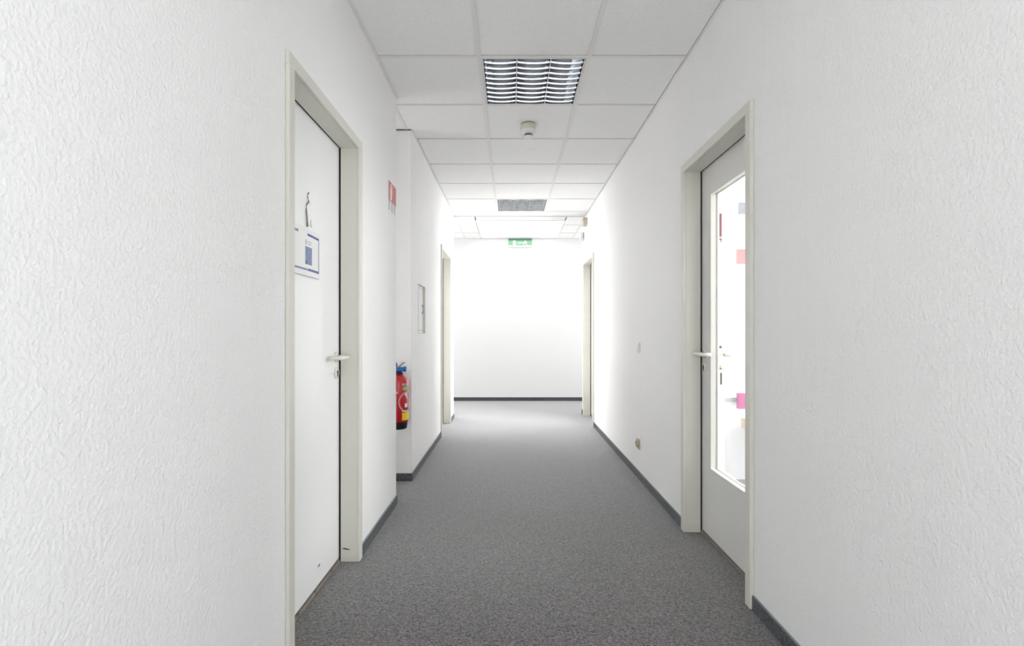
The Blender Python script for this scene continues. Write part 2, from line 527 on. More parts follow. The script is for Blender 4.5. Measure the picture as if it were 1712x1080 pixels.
TX = [-0.807, -0.182, 0.443]
G = 0.625
rows = [2.914 + G * k for k in range(-8, 7)] + [6.95]      # cross lines
LUM = {(-0.182, 8), (-0.182, 13)}                          # cells with a luminaire (row index)
th = 0.012
for x in (-0.182, 0.443):
    tee(x - th, x + th, YR, 6.95 - 0.01, 'main_runner')
tee(-0.807 - th, -0.807 + th, NA + 0.002, NB - 0.002, 'main_runner')
q = MB(); q.box(XL, XL + 0.022, YR, NA - 0.001, ZC - 0.0005, ZC + 0.0015); q.build('wall_angle', 'tee', ceil)
q = MB(); q.box(XL, XL + 0.014, NB, YLB, ZC - 0.0005, ZC + 0.0015); q.build('wall_angle', 'tee', ceil)
q = MB(); q.box(XR - 0.014, XR, YR, YRB, ZC - 0.0005, ZC + 0.0015); q.build('wall_angle', 'tee', ceil)
q = MB(); q.box(-1.45, XL, NB - 0.014, NB, ZC - 0.0005, ZC + 0.0015); q.build('wall_angle', 'gap', ceil)
luminaire_cells = []
for i in range(len(rows) - 1):
    y0, y1 = rows[i], rows[i + 1]
    if y1 < YR: continue
    y0c = max(y0, YR)
    for (a, c) in ((XL, -0.182), (-0.182, 0.443), (0.443, XR)):
        k = (a, i)
        if a == -0.182 and (abs(y0 - 2.914) < .01 or abs(y0 - 6.039) < .01):
            luminaire_cells.append((y0, y1)); continue
        if a == XL and y1 > NA and y0 < NA + 0.2:   # tiles reaching into the niche
            tile(-0.807, -0.182, y0, y1)
            tile(-1.432, -0.807, y0, y1)
            continue
        if a == XL:
            tile(a + 0.004, c, y0c, y1)
        elif c == XR:
            tile(a, c - 0.004, y0c, y1)
        else:
            tile(a, c, y0c, y1)
    if 0 < i and i < len(rows):
        yy = rows[i]
        lx = XL + 0.0225
        if abs(yy - 3.539) < .01:
            lx = -1.45
        for (a, c) in ((lx, -0.182 - th), (-0.182 + th, 0.443 - th), (0.443 + th, XR - 0.0145)):
            if yy > YR + 0.05:
                tee(a, c, yy - th, yy + th)
# lobby ceiling: edge profile, grid and a square luminous skylight
tee(-2.4, 2.6, 6.95 - 0.012, 6.95 + 0.016, 'edge_profile', -0.004)
LX = [-2.45, -2.015, -1.39, -0.765, -0.493, 0.757, 1.02, 1.645, 2.27, 2.65]
LY = [6.966, 7.51, 8.125, YF]
for i in range(len(LX) - 1):
    for j in range(len(LY) - 1):
        x0, x1, y0, y1 = LX[i], LX[i + 1], LY[j], LY[j + 1]
        if x1 < -0.7 or x0 > 0.99 or x0 in (-0.765,) or x1 in (1.02,):
            if (x1 <= -0.765 and y1 < YLB) or (x0 >= 1.02 and y1 < YRB): continue
            tile(x0, x1, y0, y1)
tile(-0.493, 0.757, 6.966, 7.205)
for (a, c) in ((-0.493, -0.182), (-0.182, 0.443), (0.443, 0.757)):
    tile(a, c, 8.47, YF)
for x in (-2.015, -1.39, -0.765, 1.02, 1.645, 2.27):
    tee(x - th, x + th, 6.97, YF - 0.002, 'main_runner')
for y in (7.51, 8.125):
    tee(-2.45, -0.50, y - th, y + th, z=0.0004); tee(0.765, 2.65, y - th, y + th, z=0.0004)
q = MB(); q.box(-2.45, 2.65, YF - 0.016, YF, ZC - 0.0005, ZC + 0.0015); q.build('wall_angle', 'tee', ceil)
# office ceiling and niche stay plain tiles
for ix in range(5):
    for iy in range(6):
        x0 = 1.135 + ix * G; y0 = 0.72 + iy * G
        tile(x0, min(x0 + G, 4.2), y0, min(y0 + G, OW))

sk = empty('skylight', (0.132, 7.84, ZC))
tag(sk, 'large square glowing skylight panel in the lobby ceiling', 'skylight')
x0, x1, y0, y1 = -0.617, 0.617, -0.625, 0.625
q = MB()
f = 0.012
q.box(x0 - f, x0, y0 - f, y1 + f, -0.003, 0.25); q.box(x1, x1 + f, y0 - f, y1 + f, -0.003, 0.25)
q.box(x0, x1, y0 - f, y0, -0.003, 0.25); q.box(x0, x1, y1, y1 + f, -0.003, 0.25)
q.build('skylight_frame', 'white_metal', sk)
q = MB(); q.box(x0 + .001, x1 - .001, y0 + .001, y1 - .001, 0.03, 0.036); q.build('opal_pane', 'skypane', sk)


# ------------------------------------------------------------------ skirting
def skirt(name, segs, label):
    """segs: (x0,x1,y0,y1) footprints; a grey bead runs along the top."""
    b = MB(); c = MB()
    for (x0, x1, y0, y1) in segs:
        b.box(x0, x1, y0, y1, 0.0, 0.058)
        c.box(x0, x1, y0, y1, 0.058, 0.0615, 0.001, 1)
    o = st(b.build(name, 'skirt'), label)
    c.build('top_bead', 'skirt_top', o)


d = 0.009
skirt('baseboard_left', [(XL, XL + d, YR, Y5a - 0.046), (XL, XL + d, Y5b + 0.046, Y1a - 0.046), (XL, XL + d, Y1b + 0.046, NA + d), (-1.0, XL + d, NB - d, NB),
                         (-1.0, XL, NA, NA + d), (XL, XL + d, NB, Y2a - 0.046), (XL, XL + d, Y2b + 0.046, YLB + d), (-2.4, XL, YLB, YLB + d)],
      'low charcoal carpet skirting along the left wall')
skirt('baseboard_right', [(XR - d, XR, YR, Y5a - 0.046), (XR - d, XR, Y5b + 0.046, Y3a - 0.046), (XR - d, XR, Y3b + 0.046, Y4a - 0.046), (XR - d, XR, Y4b + 0.046, YRB + d)],
      'low charcoal carpet skirting along the right wall')
skirt('baseboard_end', [(-2.4, 2.6, YF - d, YF)], 'low charcoal carpet skirting along the bright end wall')
# white cut edge of the wallpaper just above the skirting is part of the wall; niche corner bead
q = MB(); q.box(XL - 0.004, XL + 0.0015, NB - 0.0015, NB + 0.004, 0.065, ZC)
st(q.build('trim_1', 'white_metal'), 'thin white corner bead on the far edge of the niche')
q = MB(); q.box(XL - 0.004, XL + 0.0015, NA - 0.004, NA + 0.0015, 0.065, ZC - 0.001)
st(q.build('trim_2', 'white_metal'), 'thin white corner bead on the near edge of the niche')


# ------------------------------------------------------------------ doors
def lever_set(parent, side, X, yh, inner=False, dy=-1):
    """U-shaped nylon lever on a round rose. side: +1 means the door is on the right wall. X = leaf surface,
    the lever projects towards the corridor (or into the room if inner)."""
    k = -side if not inner else side
    zh, zk = 1.027, 0.949
    q = MB()
    q.lathe([(0.0255, X), (0.0255, X + k * 0.006), (0.0225, X + k * 0.009), (0.012, X + k * 0.0095)], 28, 'X', (0, yh, zh))
    q.build('rose', 'handle', parent)
    q = MB()
    p = [Vector((X + k * 0.004, yh, zh)), Vector((X + k * 0.035, yh, zh))]
    p += bez((X + k * 0.040, yh, zh), (X + k * 0.066, yh, zh), (X + k * 0.066, yh + dy * 0.026, zh), 7)
    p += [Vector((X + k * 0.066, yh + dy * 0.088, zh))]
    p += bez((X + k * 0.066, yh + dy * 0.092, zh), (X + k * 0.066, yh + dy * 0.120, zh), (X + k * 0.036, yh + dy * 0.120, zh), 7)
    p += [Vector((X + k * 0.014, yh + dy * 0.120, zh))]
    q.tube(p, 0.0098, 14)
    q.build('lever_handle', 'handle', parent)
    q = MB()
    q.lathe([(0.0265, X), (0.0265, X + k * 0.008), (0.0235, X + k * 0.0105), (0.014, X + k * 0.0105)], 28, 'X', (0, yh, zk))
    q.build('key_rose', 'handle', parent)
    q = MB()
    q.lathe([(0.0085, X + k * 0.009), (0.0085, X + k * 0.0122)], 16, 'X', (0, yh, zk + 0.004))
    q.box(X + k * 0.009, X + k * 0.0122, yh - 0.0045, yh + 0.0045, zk - 0.016, zk + 0.002)
    q.build('lock_cylinder', 'hole', parent)


def door(name, side, ya, yb, proud, label, glazed=False, leaf='leaf_w', mark=False, near_lock=False):
    Wx = XR if side > 0 else -XL
    X = lambda u: side * (Wx + u)
    root = empty(name, (0, 0, 0))
    st(root, label)
    cw = 0.046
    fr = MB()
    zb = 0.003
    for (a, c) in ((ya - cw, ya), (yb, yb + cw)):
        fr.box(X(-proud), X(-0.0005), a, c, zb, CLR, 0.002, 1)
    fr.box(X(-proud), X(-0.0005), ya - cw, yb + cw, CLR, CLR + cw, 0.002, 1)
    fr.box(X(-0.0008), X(0.080), ya - 0.028, ya, zb, CLR)
    fr.box(X(-0.0008), X(0.080), yb, yb + 0.028, zb, CLR)
    fr.box(X(-0.0008), X(0.080), ya - .028, yb + .028, CLR, CLR + 0.028)
    # rebate behind the seal, room side
    fr.box(X(0.080), X(0.122), ya - 0.028, ya - 0.016, zb, CLR + 0.016)
    fr.box(X(0.080), X(0.122), yb + 0.016, yb + 0.028, zb, CLR + 0.016)
    fr.box(X(0.080), X(0.122), ya - .028, yb + .028, CLR + 0.016, CLR + 0.028)
    fr.build('door_frame', 'frame', root)
    s = MB()
    s.box(X(0.0802), X(0.0895), ya - 0.014, ya - 0.003, zb, CLR)
    s.box(X(0.0802), X(0.0895), yb + 0.003, yb + 0.014, zb, CLR)
    s.box(X(0.0802), X(0.0895), ya - .014, yb + .014, CLR + 0.003, CLR + 0.014)
    s.build('rubber_seal', 'gap', root)
    u0, u1 = 0.090, 0.130
    la, lb, z0, z1 = ya - 0.013, yb + 0.013, 0.022, CLR + 0.012
    lf = MB()
    if not glazed:
        lf.box(X(u0), X(u1), la, lb, z0, z1, 0.0015, 1)
        L_ = lf.build('door_leaf', leaf, root)
    else:
        ga, gb, gz0, gz1 = ya + 0.117, yb - 0.119, 0.389, 1.917
        lf.box(X(u0), X(u1), la, ga, z0, z1); lf.box(X(u0), X(u1), gb, lb, z0, z1)
        lf.box(X(u0), X(u1), ga, gb, z0, gz0); lf.box(X(u0), X(u1), ga, gb, gz1, z1)
        L_ = lf.build('door_leaf', leaf, root)
        be = MB()
        w = 0.012
        for (h0, h1) in ((-0.003, 0.024), (0.034, 0.045)):
            a0, a1 = X(u0 + h0), X(u0 + h1)
            be.box(a0, a1, ga, ga + w, gz0, gz1, 0.002, 1); be.box(a0, a1, gb - w, gb, gz0, gz1, 0.002, 1)
            be.box(a0, a1, ga + w, gb - w, gz0, gz0 + w, 0.002, 1); be.box(a0, a1, ga + w, gb - w, gz1 - w, gz1, 0.002, 1)
        be.build('glazing_bead', 'bead', L_)
        g = MB(); g.box(X(u0 + 0.026), X(u0 + 0.032), ga + 0.004, gb - 0.004, gz0 + 0.004, gz1 - 0.004)
        g.build('glass_pane', 'glass', L_)
        lever_set(L_, side, X(u1), (ya + 0.045) if near_lock else (yb - 0.045), True, 1 if near_lock else -1)
    lever_set(L_, side, X(u0), (ya + 0.045) if near_lock else (yb - 0.045), False, 1 if near_lock else -1)
    # threshold strip under the leaf, laid in short pieces
    ys = [ya]
    if mark:
        ys += [2.069, 2.249, 2.448]
    ys += [yb]
    for i in range(len(ys) - 1):
        q = MB()
        q.box(X(0.082), X(0.135), ys[i] + 0.0035, ys[i + 1] - 0.0035, 0.0005, 0.016, 0.0015, 1)
        q.build('threshold_piece', 'thresh', root)
    return root, L_


d1, leaf1 = door('door_1', -1, Y1a, Y1b, 0.015, 'plain white door in a beige frame on the left, nearest the viewer, with a hanging notice', mark=True)
d2, leaf2 = door('door_2', -1, Y2a, Y2b, 0.015, 'far door in a beige frame on the left wall, beyond the wall hatch, its glazing added to pass fill light', glazed=True, leaf='leaf_g', near_lock=True)  # glazing added so the room lamp brightens the corridor
d3, leaf3 = door('door_3', 1, Y3a, Y3b, 0.018, 'pale grey glazed office door in a beige frame on the right', glazed=True, leaf='leaf_g')
d4, leaf4 = door('door_4', 1, Y4a, Y4b, 0.018, 'far door in a beige frame on the right wall, near the lobby, its glazing added to pass fill light', glazed=True, leaf='leaf_g', near_lock=True)  # glazed like the office door only to let added light through
door('added_door_5', -1, Y5a, Y5b, 0.015, 'glazed door added behind the viewpoint on the left to pass fill light', glazed=True, leaf='leaf_g')  # unseen door added for its light
door('added_door_6', 1, Y5a, Y5b, 0.018, 'glazed door added behind the viewpoint on the right to pass fill light', glazed=True, leaf='leaf_g')  # unseen counterpart, also added for its light
# black scuffs on the jamb and the leaf of the left door
q = MB()
jx = lambda px: (px - 854.5) / F * Y1b
jz = lambda py: 1.15 - (py - 555) / F * Y1b
pts = [(571, 917.0), (576, 915.8), (584, 918), (585.5, 919.6), (578, 918.8)]
q.ngon([(jx(a), Y1b - 0.0006, jz(c)) for a, c in pts])
q.build('scuff_mark', 'scuff', d1)
q = MB()
lx = -(-XL + 0.090) + 0.0006
ly = lambda px: lx * F / (px - 854.5)
lz = lambda px, py: 1.15 - (py - 555) / F * ly(px)
pts = [(531, 950), (533, 944), (535.5, 942), (534, 946)]
q.ngon([(lx, ly(a), lz(a, c)) for a, c in pts])
q.build('scuff_mark', 'scuff', d1)


# ------------------------------------------------------------------ louvred luminaires
def luminaire(y0, y1, label):
    cx, cy = (-0.182 + 0.443) / 2, (y0 + y1) / 2
    root = empty('louvre_luminaire', (cx, cy, ZC))
    tag(root, label, 'light')
    h = 0.2985
    q = MB()
    r = 0.0075
    for (a, c, e, f) in ((-h, -h + r, -h, h), (h - r, h, -h, h), (-h + r, h - r, -h, -h + r), (-h + r, h - r, h - r, h)):
        q.box(a, c, e, f, -0.001, 0.090)
    q.box(-h, h, -h, h, 0.090, 0.093)
    q.build('housing', 'white_metal', root)
    q = MB()
    i0, i1 = -h + r, h - r
    # mirror lining: curved side reflectors
    for sx in (-1, 1):
        for k in range(5):
            za, zb2 = 0.002 + k * 0.014, 0.002 + (k + 1) * 0.014
            wa, wb = 0.001 + 0.018 * (k / 5) ** 1.6, 0.001 + 0.018 * ((k + 1) / 5) ** 1.6
            xa, xb = sx * (i1 - wa), sx * (i1 - wb)
            q.ngon([(xa, i0, za), (xa, i1, za), (xb, i1, zb2), (xb, i0, zb2)])
    q.ngon([(i0, i0, .088), (i1, i0, .088), (i1, i1, .088), (i0, i1, .088)])
    for sy in (-1, 1):
        q.ngon([(i0, sy * i1 * .999, 0.001), (i1, sy * i1 * .999, 0.001), (i1, sy * i1 * .985, .088), (i0, sy * i1 * .985, .088)])
    q.build('reflector', 'alu', root)
    cw = (i1 - i0) / 3
    for k in (1, 2):
        q = MB()
        x = i0 + k * cw
        for z0, z1, w0, w1 in ((0.0, 0.015, 0.002, 0.0035), (0.015, 0.05, 0.0035, 0.016)):
            for s in (-1, 1):
                q.ngon([(x + s * w0, i0, z0), (x + s * w0, i1, z0), (x + s * w1, i1, z1), (x + s * w1, i0, z1)], 0)
        q.ngon([(x - .002, i0, 0), (x + .002, i0, 0), (x + .002, i1, 0), (x - .002, i1, 0)], 1)
        q.build('louvre_divider', ['alu', 'alu_m'], root)
    for k in range(3):
        q = MB(); q.lathe([(0.008, i0 + 0.02), (0.008, i1 - 0.02)], 12, 'Y', (i0 + (k + .5) * cw, 0, 0.068))
        q.build('fluorescent_tube', 'tube', root)
    # transverse lamellae: mirrored, flaring upward, with a bowed satin lower edge coloured as a bright reflection
    me = None
    n = 9
    pitch = (i1 - i0) / (n + 0.35)
    for c in range(3):
        for j in range(n):
            if me is None:
                q = MB()
                NX = 14
                Lh = cw / 2 - 0.004
                prof = [(0.0036, 0.0), (0.0046, 0.003), (0.0058, 0.006), (0.0115, 0.013), (0.0190, 0.022), (0.0295, 0.0345)]
                grid = []
                for a in range(NX + 1):
                    x = -Lh + 2 * Lh * a / NX
                    s2 = 1 - (x / Lh) ** 2
                    bow = 0.0085 * s2
                    col = []
                    for m_, (w, z) in enumerate(prof):
                        zz = z - (bow if m_ < 3 else bow * max(0, 1 - (m_ - 2) / 3.0)) + 0.0085
                        col.append((x, w, zz))
                    grid.append(col)
                for s in (-1, 1):
                    V = [[q.bm.verts.new((x, s * w, z)) for (x, w, z) in col] for col in grid]
                    for a in range(NX):
                        for m_ in range(len(prof) - 1):
                            fc = q.bm.faces.new((V[a][m_], V[a + 1][m_], V[a + 1][m_ + 1], V[a][m_ + 1]))
                            fc.material_index = 1 if m_ < 2 else 0
                            fc.smooth = False
                for a in range(NX):
                    A, B = grid[a][0], grid[a + 1][0]
                    q.ngon([(A[0], -A[1], A[2]), (B[0], -B[1], B[2]), (B[0], B[1], B[2]), (A[0], A[1], A[2])], 1)
                ob = q.build('louvre_blade', ['alu', 'alu_m'], root)
                me = ob.data
            else:
                ob = link('louvre_blade', me, root)
            ob.location = (i0 + (c + .5) * cw, i0 + (j + 0.75) * pitch + 0.012, 0.0)
    return root


luminaire(*luminaire_cells[0], 'near square louvred ceiling luminaire, switched off, with dark mirrored cells')
luminaire(*luminaire_cells[1], 'far square louvred ceiling luminaire close to the lobby skylight')

# ------------------------------------------------------------------ smoke detector
sd = empty('smoke_detector', (0.130, 3.865, ZC + 0.003))
tag(sd, 'round cream smoke detector hanging from the ceiling behind the near luminaire', 'smoke detector')
q = MB(); q.lathe([(0.054, 0.0), (0.056, -0.004)], 36); q.build('gasket', 'dgreen', sd)
q = MB(); q.lathe([(0.0565, -0.004), (0.0565, -0.044), (0.0555, -0.046)], 36); q.build('base', 'plastic_c', sd)
q = MB(); q.lathe([(0.0545, -0.046), (0.0575, -0.048), (0.0575, -0.056), (0.050, -0.068), (0.036, -0.076), (0.030, -0.077)], 36)
q.build('head', 'plastic_w', sd)
q = MB(); q.lathe([(0.028, -0.077), (0.028, -0.092)], 24)
q.build('sensing_chamber', 'dgreen', sd)
q = MB()
for k in range(14):
    a = 2 * PI * k / 14
    q.tube([(0.031 * math.cos(a), 0.031 * math.sin(a), -0.075), (0.031 * math.cos(a), 0.031 * math.sin(a), -0.094)], 0.0016, 6)
q.build('cage_bars', 'plastic_c', sd)
q = MB(); q.lathe([(0.033, -0.092), (0.034, -0.097), (0.030, -0.104), (0.018, -0.107)], 32); q.build('cap', 'plastic_w', sd)


# ------------------------------------------------------------------ exit sign
def text_mesh(s, size, mat, parent, name='lettering'):
    cu = bpy.data.curves.new('t', 'FONT')
    cu.body = s; cu.size = size; cu.align_x = 'CENTER'; cu.align_y = 'CENTER'; cu.resolution_u = 3
    tmp = bpy.data.objects.new('t', cu); C.objects.link(tmp)
    me = bpy.data.meshes.new_from_object(tmp)
    bpy.data.objects.remove(tmp)
    me.materials.clear(); me.materials.append(M[mat])
    o = link(name, me, parent)
    return o


ex = empty('exit_sign', (0.150, YF - 0.001, ZC - 0.145))
tag(ex, 'green emergency exit sign box high on the bright end wall', 'sign')
hw, hh, dp = 0.207, 0.138, 0.055
q = MB(); q.box(-hw, hw, -dp, 0, 0, hh, 0.006, 3); q.build('sign_housing', 'plastic_w', ex)
q = MB(); q.box(-hw + .010, hw - .010, -dp - .002, -dp, 0.022, hh - .008); q.build('sign_face', 'green', ex)
q = MB(); q.box(-hw + .010, hw - .010, -dp - .004, -dp - .002, hh - .030, hh - .008); q.build('top_band', 'green_d', ex)
yy = -dp - 0.0028
q = MB()
q.box(-0.118, -0.074, yy, yy + .001, 0.032, 0.104)                  # doorway
q.box(-0.058, 0.052, yy, yy + .001, 0.062, 0.076)                   # arrow shaft
q.ngon([(-0.066, yy, 0.069), (-0.040, yy, 0.087), (-0.040, yy, 0.051)])
q.lathe([(0.0001, yy), (0.008, yy), (0.008, yy + .001)], 14, 'Y', (0.082, 0, 0.100))
for pl in ([(0.070, .088), (0.092, .090), (0.100, .062), (0.084, .058)],            # torso
           [(0.070, .090), (0.050, .076), (0.054, .070), (0.074, .080)],            # arm
           [(0.092, .090), (0.112, .084), (0.118, .070), (0.110, .070), (0.106, .078), (0.092, .080)],
           [(0.086, .062), (0.066, .052), (0.070, .034), (0.062, .032), (0.054, .054), (0.082, .070)],
           [(0.098, .066), (0.106, .050), (0.124, .034), (0.116, .030), (0.096, .046), (0.086, .060)]):
    q.ngon([(x, yy, z) for x, z in pl])
q.build('running_figure_symbol', 'plastic_w', ex)

# ------------------------------------------------------------------ small boxes high on the right wall
q = MB(); q.box(XR - 0.053, XR, 6.78, 6.90, 2.560, 2.645, 0.003)
o1 = q.build('junction_box', 'plastic_b'); tag(o1, 'small beige box high on the right wall just below the ceiling', 'wall box')
q = MB(); q.box(XR - 0.050, XR - 0.001, 6.782, 6.898, 2.6455, 2.653, 0.001); q.build('lid', 'dark', o1)
q = MB(); q.box(XR - 0.052, XR, 7.08, 7.17, 2.408, 2.525, 0.006)
o1 = q.build('motion_sensor', 'plastic_w'); tag(o1, 'small white wall unit with a dark slit, lower of the two boxes near the lobby', 'wall box')
q = MB(); q.box(XR - 0.014, XR - 0.006, 7.0785, 7.0805, 2.44, 2.52); q.build('dark_slit', 'grey_p', o1)

# ------------------------------------------------------------------ switch and socket on the right wall
sw = empty('light_switch', (XR, 4.05, 1.028))
tag(sw, 'white rocker light switch on the right wall', 'light switch')
q = MB(); q.box(-0.010, 0, -0.040, 0.040, -0.040, 0.040, 0.003, 2); q.build('cover_plate', 'plastic_w', sw)
q = MB()
v = [(-0.010, -0.030, -0.030), (-0.010, 0.030, -0.030), (-0.010, 0.030, 0.030), (-0.010, -0.030, 0.030),
     (-0.018, -0.029, -0.029), (-0.018, 0.029, -0.029), (-0.0125, 0.029, 0.029), (-0.0125, -0.029, 0.029)]
vv = [q.bm.verts.new(p) for p in v]
for f4 in ((0, 1, 2, 3), (4, 5, 6, 7), (0, 1, 5, 4), (1, 2, 6, 5), (2, 3, 7, 6), (3, 0, 4, 7)):
    q.bm.faces.new([vv[i] for i in f4])
q.build('rocker', 'plastic_w', sw)
so = empty('wall_socket', (XR, 4.05, 0.272))
tag(so, 'beige power socket low on the right wall', 'socket')
q = MB(); q.box(-0.010, 0, -0.040, 0.040, -0.040, 0.040, 0.003, 2); q.build('cover_plate', 'plastic_b', so)
q = MB(); q.lathe([(0.028, -0.010), (0.028, -0.022), (0.023, -0.023), (0.021, -0.012), (0.001, -0.012)], 28, 'X'); q.build('socket_ring', 'plastic_b', so)
q = MB(); q.box(-0.012, -0.001, -0.036, 0.036, 0.0405, 0.050, 0.002, 1); q.build('hinged_cover', 'plastic_w', so)

# ------------------------------------------------------------------ hatch in the left wall
ha = empty('wall_hatch', (XL, (HY0 + HY1) / 2, HZ0))
tag(ha, 'small white service hatch let into the left wall beyond the niche', 'hatch')
W2, H2 = (HY1 - HY0) / 2 - 0.001, HZ1 - HZ0 - 0.001
q = MB()
r = 0.006; r0 = -0.0295; r1 = 0.002
q.box(r0, r1, -W2, -W2 + r, 0.001, H2); q.box(r0, r1, W2 - r, W2, 0.001, H2)
q.box(r0, r1, -W2 + r, W2 - r, 0.001, r); q.box(r0, r1, -W2 + r, W2 - r, H2 - r, H2)
q.build('rim', 'frame', ha)
q = MB(); q.box(-0.0295, -0.019, -W2 + r + .001, W2 - r - .001, r + .001, H2 - r - .001); q.build('hatch_door', 'paper', ha)
for za, zc in ((0.030, 0.033), (H2 - 0.026, H2 - 0.024)):
    q = MB(); q.box(-0.0189, -0.0183, -W2 + r + .002, W2 - r - .002, za, zc); q.build('seam', 'grey_p', ha)
q = MB()
pts = [(-0.019 + 0.016 * math.sin(PI * k / 10), W2 - 0.055, H2 / 2 - 0.035 + 0.080 * k / 10) for k in range(11)]
q.tube(pts, 0.005, 8); q.build('pull_handle', 'rail', ha)

# ------------------------------------------------------------------ extinguisher sign on the left wall
sg = empty('extinguisher_sign', (XL, 3.328, 1.905))
tag(sg, 'red and white fire extinguisher sign on the left wall before the niche', 'sign')
q = MB(); q.box(0, 0.0025, -0.108, 0.108, 0, 0.203); q.build('sign_plate', 'paper', sg)
q = MB(); q.box(0.0025, 0.0032, -0.103, 0.103, 0.082, 0.198); q.build('red_field', 'redsign', sg)
q = MB(); u = 0.0036
q.ngon([(u, -0.060, 0.085), (u, -0.020, 0.085), (u, -0.020, 0.150), (u, -0.028, 0.166), (u, -0.052, 0.166), (u, -0.060, 0.150)])
q.ngon([(u, -0.047, 0.166), (u, -0.033, 0.166), (u, -0.033, 0.178), (u, -0.047, 0.178)])
q.ngon([(u, -0.054, 0.178), (u, -0.012, 0.183), (u, -0.012, 0.188), (u, -0.054, 0.186)])
q.ngon([(u, -0.008, 0.120), (u, 0.000, 0.120), (u, 0.000, 0.182), (u, -0.030, 0.174), (u, -0.030, 0.168), (u, -0.008, 0.172)])
q.build('extinguisher_symbol', 'paper', sg)
q = MB()
for i in range(3):
    yb_ = -0.098 + 0.07 * i
    for j in range(7):
        w = random.uniform(0.02, 0.045)
        q.box(0.0025, 0.0029, yb_, yb_ + w, 0.070 - j * 0.0085, 0.0735 - j * 0.0085)
q.box(0.0025, 0.003, -0.1, 0.1, 0.078, 0.081)
q.build('small_print', 'ink', sg)

# ------------------------------------------------------------------ notice hanging on the left door
lx0 = XL - 0.090
nb = empty('door_notice', (lx0 + 0.004, 2.150, 1.384))
tag(nb, 'white laminated notice with blue print hanging on the left door', 'notice')
q = MB()
w2, hgt = 0.148, 0.199
N_ = 10
vs0, vs1 = [], []
cols = []
for i in range(N_ + 1):
    y = -w2 + 2 * w2 * i / N_
    bulge = 0.004 * math.sin(PI * i / N_) + 0.002
    cols.append((bulge, y))
for (bx, y), (bx2, y2) in zip(cols[:-1], cols[1:]):
    q.ngon([(bx, y, 0), (bx2, y2, 0), (bx2, y2, hgt), (bx, y, hgt)])
    q.ngon([(bx - .0008, y, 0), (bx - .0008, y, hgt), (bx2 - .0008, y2, hgt), (bx2 - .0008, y2, 0)])
q.build('notice_sheet', 'paper', nb)


def on_sheet(y0, y1, z0, z1, name, mat):
    q = MB()
    n = max(1, int((y1 - y0) / 0.03))
    f = lambda y: 0.004 * math.sin(PI * (y + w2) / (2 * w2)) + 0.0026
    for i in range(n):
        a, c = y0 + (y1 - y0) * i / n, y0 + (y1 - y0) * (i + 1) / n
        q.ngon([(f(a), a, z0), (f(c), c, z0), (f(c), c, z1), (f(a), a, z1)])
    return q.build(name, mat, nb)


on_sheet(0.000, 0.135, 0.168, 0.178, 'blue_border', 'navy')
on_sheet(-0.125, -0.090, 0.168, 0.178, 'blue_border', 'midblue')
on_sheet(0.000, 0.135, 0.022, 0.032, 'blue_border', 'navy')
on_sheet(-0.128, -0.005, 0.022, 0.030, 'blue_border', 'midblue')
on_sheet(0.129, 0.135, 0.032, 0.168, 'blue_border', 'navy')
on_sheet(-0.022, 0.048, 0.048, 0.122, 'printed_picture', 'midblue')
on_sheet(-0.022, -0.005, 0.048, 0.064, 'printed_picture', 'navy')
on_sheet(-0.022, -0.008, 0.130, 0.150, 'printed_emblem', 'lgrey_p')
on_sheet(0.002, 0.046, 0.142, 0.146, 'printed_line', 'lgrey_p')
on_sheet(0.002, 0.040, 0.132, 0.136, 'printed_line', 'lgrey_p')
# cord with a knot that carries the notice, stuck to the door
cd = empty('hanging_cord', (lx0 + 0.003, 2.115, 1.585))
tag(cd, 'twisted grey cord taped to the left door above the notice', 'cord')
P = lambda px, py: (lx0 + 0.004 - cd.location.x, ly(px) - cd.location.y, (1.15 - (py - 555) / F * ly(px)) - cd.location.z)
q = MB()
pp = [(512.8, 379), (512.2, 364), (510.8, 350), (511.8, 341.5), (515.0, 337), (513.2, 330), (513.6, 324.5), (515.2, 322)]
q.tube([P(a, c) for a, c in pp], 0.0030, 8, radii=[.0042, .0035, .003, .003, .0028, .0028, .0024, .002]); q.build('cord_strand', 'string', cd)
q = MB(); q.tube([P(515.0, 337), P(517, 340.5), P(519.2, 341)], 0.0014, 6); q.build('cord_tail', 'paper', cd)
q = MB(); q.tube([P(518.5, 368), P(518.5, 377), P(519.5, 380)], 0.0014, 6); q.build('cord_tail', 'string', cd)

# ------------------------------------------------------------------ fire extinguisher in the niche
R_ = 0.079
fe = empty('fire_extinguisher', (-0.851, 3.872, 0.425))
tag(fe, 'red fire extinguisher with a black base hanging in the niche', 'fire extinguisher')
A0 = math.atan2(-3.872, 0.851)     # azimuth from the bottle towards the viewpoint


def wrap(parent, name, mat, pts_uv, r=R_ + 0.0006, tess=True):
    """polygon in (azimuth metres to the right, z) wrapped on the bottle"""
    q = MB()
    q.ngon([(u, 0, z) for u, z in pts_uv])
    if tess:
        bmesh.ops.triangulate(q.bm, faces=q.bm.faces[:])
        for _ in range(2):
            bmesh.ops.subdivide_edges(q.bm, edges=[e for e in q.bm.edges if e.calc_length() > 0.008], cuts=1)
            bmesh.ops.triangulate(q.bm, faces=q.bm.faces[:])
    for v in q.bm.verts:
        a = A0 + v.co.x / R_
        v.co = Vector((r * math.cos(a), r * math.sin(a), v.co.z))
    return q.build(name, mat, parent)


